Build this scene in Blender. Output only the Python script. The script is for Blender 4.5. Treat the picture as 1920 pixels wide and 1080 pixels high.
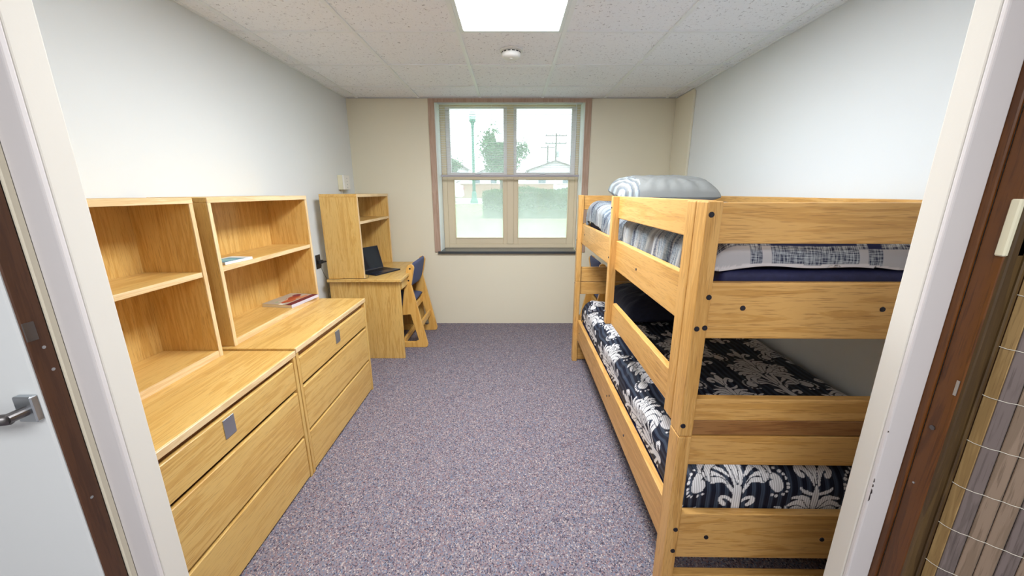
import bpy, bmesh, math, random
import numpy as np
from mathutils import Vector, Matrix
random.seed(4); rng = np.random.default_rng(4)
for _o in list(bpy.data.objects): bpy.data.objects.remove(_o)
S = bpy.context.scene; COL = S.collection
R = math.radians

# ------------------------------------------------ camera, sky, exposure
EYE = 1.438; CEIL = 2.327; WALLX = 1.62; BACK = 4.011; FRONT = .72
cd = bpy.data.cameras.new('camera'); cam = bpy.data.objects.new('camera', cd); COL.objects.link(cam)
cam.location = (0, 0, EYE); cam.rotation_euler = (R(90) - math.atan(180/703.), 0, 0)
cd.sensor_width = 36; cd.lens = 703/1920*36; cd.shift_x = 1.5/1920; cd.clip_start = .02; cd.clip_end = 400
S.camera = cam
W = bpy.data.worlds.new('sky'); S.world = W; W.use_nodes = True
SKY_STRENGTH = 3.0; CEILING_LAMP = 39.0; HALL_FILL = 46.0
_bg = W.node_tree.nodes['Background']; _bg.inputs[1].default_value = SKY_STRENGTH
_bg.inputs[0].default_value = (.86, .95, 1, 1)
S.view_settings.view_transform = 'Standard'; S.view_settings.look = 'None'
S.view_settings.exposure = 0; S.view_settings.gamma = 1; S.view_settings.use_curve_mapping = False
def area(name, loc, sx, sy, power, col, rot=(0, 0, 0)):
    l = bpy.data.lights.new(name, 'AREA'); l.shape = 'RECTANGLE'; l.size = sx; l.size_y = sy; l.energy = power; l.color = col
    o = bpy.data.objects.new(name, l); COL.objects.link(o); o.location = loc; o.rotation_euler = rot; return o
area('hall_fill_light', (0, -.75, 2.25), 1.6, .9, HALL_FILL, (.96, .98, 1))  # unseen fill light added behind the camera to brighten the near side

# ------------------------------------------------ materials
def mat(name, col=(.8, .8, .8), rough=.5, metal=0, spec=.5):
    m = bpy.data.materials.new(name); m.use_nodes = True
    b = m.node_tree.nodes['Principled BSDF']
    b.inputs['Base Color'].default_value = (*col, 1); b.inputs['Roughness'].default_value = rough
    b.inputs['Metallic'].default_value = metal; b.inputs['Specular IOR Level'].default_value = spec
    return m
class N:
    def __init__(s, m): s.m = m; s.t = m.node_tree; s.b = s.t.nodes['Principled BSDF']
    def n(s, ty, **k):
        x = s.t.nodes.new(ty)
        for a, v in k.items(): setattr(x, a, v)
        return x
    def l(s, a, b): s.t.links.new(a, b)
    def coord(s, scale, out='Object', rand=False):
        tc = s.n('ShaderNodeTexCoord'); mp = s.n('ShaderNodeMapping'); mp.inputs['Scale'].default_value = scale
        s.l(tc.outputs[out], mp.inputs[0])
        if rand:
            oi = s.n('ShaderNodeObjectInfo'); cb = s.n('ShaderNodeCombineXYZ'); mu = s.n('ShaderNodeMath', operation='MULTIPLY')
            mu.inputs[1].default_value = 37; s.l(oi.outputs['Random'], mu.inputs[0])
            for i in range(3): s.l(mu.outputs[0], cb.inputs[i])
            s.l(cb.outputs[0], mp.inputs['Location'])
        return mp.outputs[0]
    def noise(s, vec, scale=1, detail=4, rough=.55, dist=0):
        x = s.n('ShaderNodeTexNoise'); x.inputs['Scale'].default_value = scale; x.inputs['Detail'].default_value = detail
        x.inputs['Roughness'].default_value = rough; x.inputs['Distortion'].default_value = dist
        s.l(vec, x.inputs['Vector']); return x.outputs['Fac']
    def ramp(s, fac, stops, interp='LINEAR'):
        r = s.n('ShaderNodeValToRGB'); r.color_ramp.interpolation = interp; e = r.color_ramp.elements
        while len(e) < len(stops): e.new(.5)
        for i, (p, c) in enumerate(stops): e[i].position = p; e[i].color = (*c, 1) if len(c) == 3 else c
        s.l(fac, r.inputs[0]); return r.outputs[0]
    def mix(s, fac, a, b, mode='MIX'):
        x = s.n('ShaderNodeMix', data_type='RGBA', blend_type=mode)
        for i, v in ((0, fac), (6, a), (7, b)):
            if hasattr(v, 'is_linked'): s.l(v, x.inputs[i])
            else: x.inputs[i].default_value = v if i == 0 else (*v, 1)
        return x.outputs[2]
    def base(s, c): s.l(c, s.b.inputs['Base Color'])
    def bump(s, h, strength=.3, dist=.002):
        x = s.n('ShaderNodeBump'); x.inputs['Strength'].default_value = strength; x.inputs['Distance'].default_value = dist
        s.l(h, x.inputs['Height']); s.l(x.outputs[0], s.b.inputs['Normal'])

def wood(name, axis, light, mid, dark, rough=.38, pore=.55):
    m = mat(name, mid, rough); k = N(m)
    s1 = [11, 11, 11]; s1[axis] = .8; s2 = [330, 330, 330]; s2[axis] = 13
    a = k.noise(k.coord(s1, rand=True), 1.6, 5, .6, 1.2)
    wv = k.n('ShaderNodeMath', operation='MULTIPLY'); wv.inputs[1].default_value = 26; k.l(a, wv.inputs[0])
    sn = k.n('ShaderNodeMath', operation='SINE'); k.l(wv.outputs[0], sn.inputs[0])
    mr = k.n('ShaderNodeMapRange'); mr.inputs[1].default_value = -1; mr.inputs[2].default_value = 1; k.l(sn.outputs[0], mr.inputs[0])
    c = k.ramp(mr.outputs[0], [(0, tuple(.88*x+.12*y for x, y in zip(mid, dark))), (.18, mid), (.6, light), (1, light)])
    p = k.noise(k.coord(s2, rand=True), 1, 2, .6)
    pm = k.ramp(p, [(.0, (pore,)*3), (.34, (pore*.9,)*3), (.45, (0, 0, 0)), (1, (0, 0, 0))])
    c = k.mix(pm, c, dark)
    big = k.noise(k.coord((2.2, 2.2, 2.2), rand=True), 1, 2)
    c = k.mix(k.ramp(big, [(.35, (0, 0, 0)), (.7, (.35,)*3)]), c, mid)
    k.base(c); k.bump(pm, .12, .0006)
    return m
OAK = dict(light=(.715, .47, .155), mid=(.64, .38, .105), dark=(.34, .16, .04))
BED = dict(light=(.67, .385, .125), mid=(.59, .315, .085), dark=(.24, .095, .022))
oak = [wood('golden_oak_' + 'xyz'[i], i, **OAK) for i in range(3)]
bedw = [wood('bed_oak_' + 'xyz'[i], i, **BED) for i in range(3)]
edge_oak = wood('pale_edge_oak', 1, (.82, .62, .36), (.74, .52, .27), (.48, .28, .11), pore=.3)
edge_oak_z = wood('pale_edge_oak_upright', 2, (.82, .62, .36), (.74, .52, .27), (.48, .28, .11), pore=.3)
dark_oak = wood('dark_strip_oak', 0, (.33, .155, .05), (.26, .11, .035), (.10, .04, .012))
chair_w = wood('chair_birch', 2, (.80, .47, .13), (.70, .37, .085), (.48, .22, .05), pore=.2)

def wall_mat(name, col):
    m = mat(name, col, .75, spec=.2); k = N(m)
    n = k.noise(k.coord((1, 1, 1)), 1.3, 3); k.base(k.mix(n, tuple(c*.96 for c in col), tuple(min(1, c*1.02) for c in col)))
    k.bump(k.noise(k.coord((1, 1, 1)), 90, 3), .12, .001); return m
wall_cool_lit = wall_mat('wall_paint_cool_lit', (.765, .795, .80))  # same paint on all walls; cooler light on the sides put into the colour
wall_warm_lit = wall_mat('wall_paint_warm_lit', (.795, .75, .60))  # same wall paint, with the far end's warmer light tinted in
hall_paint = wall_mat('hall_paint', (.72, .71, .69))
m_trimw = wall_mat('jamb_white_paint', (.70, .67, .61)); m_trim_dim = wall_mat('casing_dim_paint', (.66, .625, .62))  # dimmer light on the casing front put into its greyer tone
m_cream = mat('cream_paint', (.72, .66, .52), .5)
m_door = wall_mat('door_white_paint', (.74, .76, .76))

carpet = mat('carpet', (.2, .17, .19), .95, spec=.1); k = N(carpet)
vo = k.n('ShaderNodeTexVoronoi'); vo.inputs['Scale'].default_value = 240; k.l(k.coord((1, .8, 1)), vo.inputs['Vector'])
sp = k.n('ShaderNodeSeparateColor'); k.l(vo.outputs['Color'], sp.inputs[0])
c = k.ramp(sp.outputs[0], [(0, (.05, .045, .065)), (.16, (.24, .215, .24)), (.36, (.155, .19, .27)), (.52, (.27, .165, .165)),
                           (.64, (.23, .195, .22)), (.8, (.44, .37, .35)), (.9, (.16, .12, .15)), (.96, (.52, .46, .44))], 'CONSTANT')
n2 = k.noise(k.coord((1, 1, 1)), 55, 3, .6); c = k.mix(k.ramp(n2, [(.3, (0, 0, 0)), (.7, (.5,)*3)]), c, (.15, .13, .17))
k.base(c); k.bump(sp.outputs[1], .5, .004)

tilem = mat('ceiling_tile', (.78, .79, .8), .9, spec=.1); k = N(tilem)
p1 = k.noise(k.coord((1, 1, 1), rand=True), 62, 3, .65, .8)
pm = k.ramp(p1, [(0, (.75,)*3), (.33, (.7,)*3), (.40, (0, 0, 0)), (1, (0, 0, 0))])
bn = k.noise(k.coord((1, 1, 1), rand=True), 420, 2)
pf = k.ramp(bn, [(.30, (.35,)*3), (.42, (0, 0, 0))])
k.base(k.mix(pf, k.mix(pm, (.93, .96, 1.0), (.33, .33, .37)), (.62, .62, .63))); k.bump(k.mix(.5, pm, bn), .35, .002)
railm = mat('ceiling_rail', (.86, .90, .92), .4)
m_metal = mat('brushed_steel', (.52, .56, .60), .38, 1); m_dmetal = mat('dark_metal', (.16, .15, .15), .35, .9)
m_bolt = mat('black_bolt', (.03, .03, .045), .35, .6)
m_white_pl = mat('white_plastic', (.82, .82, .80), .4); m_cream_pl = mat('cream_plastic', (.78, .74, .55), .4)
m_black = mat('black_plastic', (.012, .012, .014), .4)
m_frame = mat('window_frame_paint', (.70, .60, .43), .5); m_wcase = wood('window_casing', 2, (.50, .36, .28), (.44, .30, .22), (.30, .2, .15), .5, .25)
m_reveal = wall_mat('reveal_white', (.85, .87, .86))
m_sill = mat('slate_sill', (.045, .055, .065), .22)
m_slat = mat('blind_slat', (.90, .91, .95), .4)
_t = m_slat.node_tree; _tl = _t.nodes.new('ShaderNodeBsdfTranslucent'); _tl.inputs[0].default_value = (.92, .93, .97, 1); _mx = _t.nodes.new('ShaderNodeMixShader'); _mx.inputs[0].default_value = .45
_t.links.new(_t.nodes['Principled BSDF'].outputs[0], _mx.inputs[1]); _t.links.new(_tl.outputs[0], _mx.inputs[2]); _t.links.new(_mx.outputs[0], _t.nodes['Material Output'].inputs[0])
m_brail = mat('blind_bottom_rail', (.42, .39, .43), .5)
def noisy(name, a, b, scale, rough=.6, bump=.2, vec=(1, 1, 1)):
    m = mat(name, a, rough); k = N(m); n = k.noise(k.coord(vec), scale, 5, .65)
    k.base(k.ramp(n, [(.3, a), (.7, b)])); k.bump(n, bump, .003); return m
m_mahog = wood('stained_jamb', 2, (.15, .05, .007), (.10, .031, .004), (.035, .012, .003), .3, .4)
m_jambl = wood('worn_brown_jamb', 2, (.105, .042, .018), (.08, .030, .013), (.035, .014, .008), .45, .4)
m_bronze = wood('bronze_frame', 2, (.11, .065, .022), (.07, .04, .015), (.03, .018, .007), .35, .3)
m_slat1 = wood('woven_slat_pale', 2, (.40, .26, .105), (.32, .20, .075), (.18, .11, .04), .6, .6)
m_slat2 = wood('woven_slat_grey', 2, (.19, .15, .14), (.145, .115, .105), (.075, .055, .048), .6, .7)
m_slat3 = wood('woven_slat_brown', 2, (.29, .21, .15), (.225, .16, .11), (.12, .08, .05), .6, .7)
m_string = mat('string', (.75, .72, .62), .8)
m_blue = noisy('blue_fabric', (.052, .062, .13), (.09, .105, .2), 260, .9, .3)
m_navy = noisy('navy_fabric', (.008, .010, .035), (.016, .019, .06), 90, .85, .2)
m_navy2 = noisy('navy_mattress', (.006, .007, .045), (.012, .014, .07), 60, .7, .2)

def vcol_mat(name, rough=.85, weave=False, stripe=0, bump=.2):
    m = mat(name, (.5, .5, .5), rough, spec=.2); k = N(m)
    at = k.n('ShaderNodeAttribute', attribute_name='pattern'); c = at.outputs['Color']
    if weave:
        a2 = k.n('ShaderNodeAttribute', attribute_name='weave'); uv = k.n('ShaderNodeAttribute', attribute_name='cloth')
        def th(v, lo, hi): 
            mp = k.n('ShaderNodeMapping'); mp.inputs['Scale'].default_value = v; k.l(uv.outputs['Vector'], mp.inputs[0])
            return k.ramp(k.noise(mp.outputs[0], 1, 2, .6), [(lo, (0, 0, 0)), (hi, (1, 1, 1))])
        w = k.mix(.5, th((260, 22, 1), .44, .58), th((22, 260, 1), .44, .58))
        w2 = k.mix(w, (.018, .022, .055), (.40, .43, .46))
        c = k.mix(a2.outputs['Fac'], c, w2)
    if stripe:
        uv = k.n('ShaderNodeAttribute', attribute_name='cloth'); sx = k.n('ShaderNodeSeparateXYZ'); k.l(uv.outputs['Vector'], sx.inputs[0])
        mu = k.n('ShaderNodeMath', operation='MULTIPLY'); mu.inputs[1].default_value = stripe; k.l(sx.outputs[0], mu.inputs[0])
        si = k.n('ShaderNodeMath', operation='SINE'); k.l(mu.outputs[0], si.inputs[0])
        f = k.ramp(si.outputs[0], [(.0, (.66,)*3), (.45, (1.0,)*3)]); c = k.mix(1.0, c, f, 'MULTIPLY')
    k.base(c); k.bump(k.noise(k.coord((1, 1, 1)), 400, 2), bump, .001)
    return m

# ------------------------------------------------ mesh helpers
class MB:
    def __init__(s): s.bm = bmesh.new()
    def box(s, x0, x1, y0, y1, z0, z1, bev=.002, seg=1, M=None):
        if x1 < x0: x0, x1 = x1, x0
        if y1 < y0: y0, y1 = y1, y0
        v = [s.bm.verts.new((x, y, z)) for x in (x0, x1) for y in (y0, y1) for z in (z0, z1)]
        F = [(0, 1, 3, 2), (4, 6, 7, 5), (0, 4, 5, 1), (2, 3, 7, 6), (0, 2, 6, 4), (1, 5, 7, 3)]
        f = [s.bm.faces.new([v[i] for i in q]) for q in F]; allv = v
        bev = min(bev, .45*min(x1-x0, y1-y0, z1-z0))
        if bev > 0:
            ed = list({e for q in f for e in q.edges})
            r = bmesh.ops.bevel(s.bm, geom=ed, offset=bev, segments=seg, affect='EDGES', profile=.5)
            allv = list({w for q in r['faces'] for w in q.verts})
        if M is not None: bmesh.ops.transform(s.bm, matrix=M, verts=allv)
        return s
    def prism(s, pts, axis, a, b, bev=.0):
        def P(p, t):
            q = [p[0], p[1]]; q.insert(axis, t); return q
        A = [s.bm.verts.new(P(p, a)) for p in pts]; B = [s.bm.verts.new(P(p, b)) for p in pts]
        n = len(pts); fs = [s.bm.faces.new(A), s.bm.faces.new(B[::-1])]
        for i in range(n): fs.append(s.bm.faces.new((A[i], B[i], B[(i+1) % n], A[(i+1) % n])))
        if bev:
            ed = [e for f in fs[:2] for e in f.edges]
            bmesh.ops.bevel(s.bm, geom=ed, offset=bev, segments=2, affect='EDGES', profile=.5)
        return s
    def cyl(s, p0, p1, r0, r1=None, n=16, cap=True):
        r1 = r0 if r1 is None else r1; p0 = Vector(p0); p1 = Vector(p1); d = (p1-p0).normalized()
        u = d.orthogonal().normalized(); w = d.cross(u)
        A = [s.bm.verts.new(p0+(u*math.cos(t)+w*math.sin(t))*r0) for t in [2*math.pi*i/n for i in range(n)]]
        B = [s.bm.verts.new(p1+(u*math.cos(t)+w*math.sin(t))*r1) for t in [2*math.pi*i/n for i in range(n)]]
        for i in range(n): s.bm.faces.new((A[i], A[(i+1) % n], B[(i+1) % n], B[i]))
        if cap: s.bm.faces.new(A[::-1]); s.bm.faces.new(B)
        return s
    def tube(s, pts, r, n=8):
        pts = [Vector(p) for p in pts]; rings = []
        for i, p in enumerate(pts):
            d = (pts[min(i+1, len(pts)-1)]-pts[max(i-1, 0)]).normalized()
            u = d.cross(Vector((.31, .17, .93))).normalized(); w = d.cross(u)
            rr = r[i] if isinstance(r, (list, tuple)) else r
            rings.append([s.bm.verts.new(p+(u*math.cos(t)+w*math.sin(t))*rr) for t in [2*math.pi*j/n for j in range(n)]])
        for a, b in zip(rings, rings[1:]):
            for j in range(n): s.bm.faces.new((a[j], a[(j+1) % n], b[(j+1) % n], b[j]))
        s.bm.faces.new(rings[0][::-1]); s.bm.faces.new(rings[-1]); return s
    def lathe(s, prof, n=32, c=(0, 0, 0)):
        rings = []
        for r, z in prof:
            rings.append([s.bm.verts.new((c[0]+r*math.cos(2*math.pi*j/n), c[1]+r*math.sin(2*math.pi*j/n), c[2]+z)) for j in range(n)])
        for a, b in zip(rings, rings[1:]):
            for j in range(n): s.bm.faces.new((a[j], a[(j+1) % n], b[(j+1) % n], b[j]))
        s.bm.faces.new(rings[0][::-1]); s.bm.faces.new(rings[-1]); return s
    def build(s, name, m, parent=None, smooth=False):
        bmesh.ops.recalc_face_normals(s.bm, faces=s.bm.faces)
        me = bpy.data.meshes.new(name); s.bm.to_mesh(me); s.bm.free(); me.materials.append(m)
        if smooth:
            for p in me.polygons: p.use_smooth = True
        o = bpy.data.objects.new(name, me); COL.objects.link(o)
        if parent is not None: o.parent = parent
        return o
def B(name, m, parent, x0, x1, y0, y1, z0, z1, bev=.002, seg=1): return MB().box(x0, x1, y0, y1, z0, z1, bev, seg).build(name, m, parent)
def tag(o, label, cat, group=None):
    o['label'] = label; o['category'] = cat
    if group: o['group'] = group
    return o
def thing(name, loc, label, cat, group=None, rz=0):
    o = bpy.data.objects.new(name, None); COL.objects.link(o); o.location = loc; o.rotation_euler.z = rz
    o.empty_display_size = .1; return tag(o, label, cat, group)
def struct(o): o['kind'] = 'structure'; return o
def lab(o, t): o['label'] = t; return o
def copy_tree(o, parent=None):
    c = o.copy(); COL.objects.link(c); c.parent = parent
    for ch in list(o.children): copy_tree(ch, c)
    return c
def grid_mesh(name, P, mt, attrs=None, parent=None, closed=None, thick=0):
    """P: (n,m,3) points -> smooth mesh"""
    n, m, _ = P.shape; idx = np.arange(n*m).reshape(n, m)
    q = np.stack([idx[:-1, :-1], idx[1:, :-1], idx[1:, 1:], idx[:-1, 1:]], -1).reshape(-1, 4)
    me = bpy.data.meshes.new(name); me.vertices.add(n*m); me.vertices.foreach_set('co', P.reshape(-1).astype(np.float32))
    me.loops.add(q.size); me.loops.foreach_set('vertex_index', q.reshape(-1).astype(np.int32))
    me.polygons.add(len(q)); me.polygons.foreach_set('loop_start', np.arange(0, q.size, 4, dtype=np.int32))
    me.polygons.foreach_set('use_smooth', np.ones(len(q), bool)); me.update(calc_edges=True)
    for an, (ty, arr) in (attrs or {}).items():
        a = me.attributes.new(an, ty, 'POINT')
        a.data.foreach_set({'FLOAT_COLOR': 'color', 'FLOAT': 'value', 'FLOAT_VECTOR': 'vector'}[ty], arr.reshape(-1).astype(np.float32))
    me.materials.append(mt); o = bpy.data.objects.new(name, me); COL.objects.link(o)
    if parent is not None: o.parent = parent
    if thick:
        md = o.modifiers.new('thickness', 'SOLIDIFY'); md.thickness = thick; md.offset = -1
    return o
def fbm(x, y, f, seed, oct=3):
    r = np.random.default_rng(seed); out = np.zeros_like(x); amp = 1; tot = 0
    for o in range(oct):
        for _ in range(5):
            a = r.uniform(0, 2*np.pi); ph = r.uniform(0, 6.28); ff = f*(2**o)*r.uniform(.6, 1.4)
            out += amp*np.sin(ff*(x*np.cos(a)+y*np.sin(a))+ph+1.3*np.sin(ff*.5*(x*np.sin(a*2)+y)+ph))/5
        tot += amp; amp *= .5
    return out/tot

# ------------------------------------------------ room shell
fl = struct(B('floor', carpet, None, -2.6, 2.6, -1.7, 4.35, -.12, 0, 0))
struct(B('wall_left', wall_cool_lit, None, -WALLX-.12, -WALLX, FRONT-.02, 4.35, -.1, 2.5, 0))
struct(B('wall_right', wall_cool_lit, None, WALLX, WALLX+.12, FRONT-.02, 4.35, -.1, 2.5, 0))
OX0, OX1, OZ0, OZ1, WY = -.757, .730, .80, 2.335, 4.25
wb = MB().box(-WALLX-.1, OX0, BACK, 4.35, -.1, 2.5, 0).box(OX1, WALLX+.1, BACK, 4.35, -.1, 2.5, 0)
wb.box(OX0, OX1, BACK, 4.35, -.1, OZ0, 0).box(OX0, OX1, BACK, 4.35, OZ1, 2.5, 0)
struct(wb.build('wall_back', wall_warm_lit))
LX, RX = -.797, .772
LWALL = MB().box(-2.3, -.92, .635, FRONT, 0, 2.5, 0).box(-.925, LX-.012, .668, FRONT-.001, 0, 2.1, 0)
LWALL.box(RX+.06, 2.3, .69, FRONT, 0, 2.5, 0).box(RX+.012, RX+.07, .70, FRONT, 0, 2.1, 0).box(-.93, RX+.07, .64, FRONT, 2.08, 2.5, 0)
struct(LWALL.build('wall_front', hall_paint))
struct(B('wall_hall_left', hall_paint, None, -2.35, -2.25, -1.7, .7, -.1, 2.5, 0))
struct(B('wall_hall_right', hall_paint, None, 2.25, 2.35, -1.7, .7, -.1, 2.5, 0))
struct(B('wall_hall_back', hall_paint, None, -2.35, 2.35, -1.75, -1.65, -.1, 2.5, 0))
ceil = struct(B('ceiling', mat('ceiling_slab', (.5, .5, .5)), None, -2.35, 2.35, -1.7, 4.005, 2.36, 2.45, 0))
struct(B('trim_hall_ceiling', hall_paint, None, -2.3, 2.3, -1.68, .63, 2.32, 2.355, 0))
# raceway strip on the right wall and casing
rw = struct(MB().box(1.600, 1.6195, 3.60, 3.625, 0, 2.30, .003).build('trim_1', wall_warm_lit))
struct(MB().box(1.612, 1.6195, 3.625, 4.005, 0, 2.32, 0).build('trim_2', wall_warm_lit))
# ceiling tiles + rails
XS = [-1.618, -1.505, -.905, -.305, .305, .912, 1.515, 1.618]; YS = [.73, 1.28, 1.865, 2.452, 3.034, 3.608, 4.008]
for i in range(7):
    for j in range(6):
        if i == 3 and j in (1, 2): continue
        e = .006; t = B('ceiling_tile', tilem, ceil, XS[i]+e, XS[i+1]-e, YS[j]+e, YS[j+1]-e, CEIL+.004+random.uniform(0, .002), CEIL+.024, .003)
for x in XS: B('ceiling_rail', railm, ceil, max(x-.012, -1.619), min(x+.012, 1.619), .725, 4.009, CEIL-.002, CEIL+.006, 0)
for y in YS[1:-1]: 
    for i in range(7):
        if i == 3 and abs(y-1.865) < .01: continue
        B('ceiling_rail', railm, ceil, XS[i]+.0125, XS[i+1]-.0125, y-.011, y+.011, CEIL-.001, CEIL+.006, 0)
B('wall_angle', mat('wall_angle', (.55, .55, .55), .5), ceil, -1.6, 1.6, 3.992, 4.009, CEIL-.004, CEIL+.006, 0)
# ceiling light
lt = thing('ceiling_light', (0, 1.865, CEIL), 'bright recessed fluorescent ceiling light with a prismatic lens', 'light')
fm = MB()
for a in ((-.292, -.268, -.575, .575), (.268, .292, -.575, .575), (-.268, .268, -.575, -.551), (-.268, .268, .551, .575)): fm.box(a[0], a[1], a[2], a[3], -.006, .012, .002)
fm.build('frame', mat('light_frame', (.78, .84, .86), .35), lt)
em = mat('lamp_lens', (.9, .9, .85), .3); k = N(em)
tn = k.noise(k.coord((9, 1.2, 1)), 1, 2); ec = k.ramp(tn, [(.3, (.90, .94, .98)), (.7, (.96, .98, 1))])
k.l(ec, k.b.inputs['Emission Color']); k.b.inputs['Emission Strength'].default_value = CEILING_LAMP
B('lens', em, lt, -.268, .268, -.551, .551, 0, .004, 0)
# housing for the added fill light, unseen above and behind the camera
hl = thing('hall_fill_housing', (0, -.75, 2.30), 'flat rectangular housing of the added fill light in the hall behind the doorway', 'light')
B('housing', railm, hl, -.82, .82, -.47, .47, 0, .02, .003)
# smoke detector
sd = thing('smoke_detector', (0, 2.74, CEIL+.004), 'round white smoke detector on the ceiling tile before the lamp', 'smoke detector')
MB().lathe([(.074, .0), (.076, -.006), (.074, -.010), (.060, -.012)]).build('base', m_white_pl, sd)
MB().lathe([(.060, -.012), (.062, -.02), (.061, -.036), (.052, -.046), (.02, -.049)]).build('body', m_white_pl, sd, True)
for a in range(14):
    t = 2*math.pi*a/14
    MB().box(.0595, .0625, -.009, .009, -.022, -.016, 0, M=Matrix.Rotation(t, 4, 'Z')).build('vent_slot', m_black, sd)
MB().lathe([(.011, -.049), (.011, -.052), (.008, -.053)], 16).build('test_button', m_white_pl, sd)

# ------------------------------------------------ door jambs in the foreground
d1 = struct(thing('door_1', (0, 0, 0), '', '')); 
for kk in ('label', 'category'): del d1[kk]
B('jamb_face', m_trimw, d1, LX-.014, LX, .672, FRONT+.004, 0, 2.08, .0025, 2)
B('casing', m_trim_dim, d1, -.846, LX-.0005, .660, .6722, 0, 2.13, .003, 2)
B('stop', m_cream, d1, -.851, -.8445, .648, .6615, 0, 2.1, .002)
B('jamb', m_jambl, d1, -.8532, -.849, .612, .6482, 0, 2.1, .002)
MB().box(-.8495, -.8475, .613, .630, 1.182, 1.216, .0005).build('strike_plate', m_dmetal, d1)
for z, y in ((1.165, .633), (1.12, .636), (.84, .63)):
    MB().cyl((-.8505, y, z), (-.8482, y, z), .003, n=12).build('screw', m_metal, d1)
d2 = struct(bpy.data.objects.new('door_2', None)); COL.objects.link(d2)
B('door_panel', m_door, d2, -1.70, -.8536, .609, .634, .01, 2.05, .003)
hd = MB().box(-.890, -.8565, .597, .6092, 1.034, 1.084, .002).build('handle', m_metal, d2)
MB().cyl((-.872, .598, 1.057), (-.872, .570, 1.057), .009, n=16).build('spindle', m_dmetal, hd)
MB().tube([(-.868, .572, 1.057), (-.89, .570, 1.055), (-.94, .572, 1.048), (-1.0, .575, 1.04)], [.010, .010, .008, .008], 12).build('lever', m_dmetal, hd, True)
d3 = struct(bpy.data.objects.new('door_3', None)); COL.objects.link(d3)
B('jamb_face', m_trimw, d3, RX, RX+.014, .682, FRONT+.004, 0, 2.08, .0025, 2)
B('casing', m_trim_dim, d3, RX+.0005, .8225, .672, .6822, 0, 2.13, .003, 2)
B('stop', m_mahog, d3, .8225, .8290, .660, .682, 0, 2.1, .002)
B('jamb', m_mahog, d3, .8275, .93, .622, .6605, 0, 2.1, .002)
B('latch_plate', m_metal, d3, .8262, .8277, .626, .631, 1.07, 1.10, .0003)
MB().cyl((.8255, .645, .99), (.828, .645, .99), .0045, n=16).build('screw', m_dmetal, d3)
MB().cyl((.8259, .647, .86), (.828, .647, .86), .002, n=10).build('screw', m_metal, d3)
# paint chips on the right casing corner
cb_ = MB()
for (z, h, w) in ((.838, .010, .0015), (.826, .008, .002), (.808, .014, .0028), (.79, .022, .0016), (.96, .004, .002)):
    cb_.prism([(RX+.0005, z), (RX+w+.001, z+h*.2), (RX+w, z+h*.7), (RX+.0008, z+h)], 1, .6712, .6722)
o = cb_.build('paint_chip', m_dmetal, d3)
# woven wood folding door
fd = thing('woven_folding_door', (.865, .62, 0), 'folding closet door of brown wooden slats tied with pale string', 'folding door')
fr = MB().box(-.036, -.022, -.004, .006, 0, 2.05, .002).box(-.022, -.008, .000, .008, 0, 2.05, .002).box(-.009, -.001, -.004, .006, 0, 2.05, .002)
fr.build('frame', m_bronze, fd)
B('latch_handle', m_cream_pl, fd, -.043, -.008, .0, .014, 1.333, 1.427, .002)
pos = np.array([0.0, -.002]); dirs = [(.25, -.97, .019)] + [(.72, -.69, .0215)]*9 + [(.2, -.98, .0215)]*2 + [(.85, .5, .0215)]*7
zs0 = [.128+.095*i for i in range(-1, 21)]
strings = [[] for _ in zs0]
for i, (dx, dy, w) in enumerate(dirs):
    n_ = np.hypot(dx, dy); dx /= n_; dy /= n_; a = pos.copy(); pos = pos+np.array([dx, dy])*w
    M_ = Matrix.Translation((a[0], a[1], 0)) @ Matrix.Rotation(math.atan2(dy, dx), 4, 'Z')
    MB().box(.0006, w-.0006, -.0, .0055, .01, 2.04, .001, M=M_).build('wood_slat', m_slat1 if i == 0 else (m_slat2, m_slat3, m_slat3)[(i*2+i//3) % 3] if i > 1 else m_slat2, fd)
    nv = np.array([dy, -dx])*.0008*(1 if dx*0-dy > 0 or dx > 0 else -1)
    for s_, z in zip(strings, zs0): s_ += [(a[0]+nv[0], a[1]+nv[1]-.0004, z), ((a+pos)[0]/2+nv[0], (a+pos)[1]/2+nv[1]-.0006, z-.001)]
for s_ in strings:
    MB().tube([(-.003, .004, s_[0][2]+.003)]+s_, .0006, 6).build('string', m_string, fd)

# ------------------------------------------------ window
win = struct(bpy.data.objects.new('window_1', None)); COL.objects.link(win)
B('casing_side', m_wcase, win, -.817, -.757, BACK-.014, BACK+.002, .812, 2.325, .002)
B('casing_side', m_wcase, win, .728, .790, BACK-.014, BACK+.002, .812, 2.325, .002)
B('casing_head', m_wcase, win, -.7568, .7278, BACK-.013, BACK+.002, 2.288, 2.325, .002)
B('reveal', m_reveal, win, -.7568, -.752, BACK+.002, WY, .82, 2.333, 0)
B('reveal', m_reveal, win, .725, .7298, BACK+.002, WY, .82, 2.333, 0)
B('window_sill', m_sill, win, -.782, .700, BACK-.035, 4.30, .797, .822, .003)
F = m_frame; y0, y1 = WY, WY+.05
outer = MB().box(-.752, -.70, y0, y1, .822, 2.333, .003).box(.695, .725, y0, y1, .822, 2.333, .003).box(-.70, .695, y0, y1, .822, .865, .003)
outer.box(-.70, .695, y0, y1, 2.30, 2.333, .003).box(-.045, .025, y0-.008, y1, .865, 2.30, .003)
outer.build('window_frame', F, win)
m_sash_glare = mat('sash_glare_tint', (.80, .80, .82), .45)  # glare veil of the blind put into the upper sashes' paler colour
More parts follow.
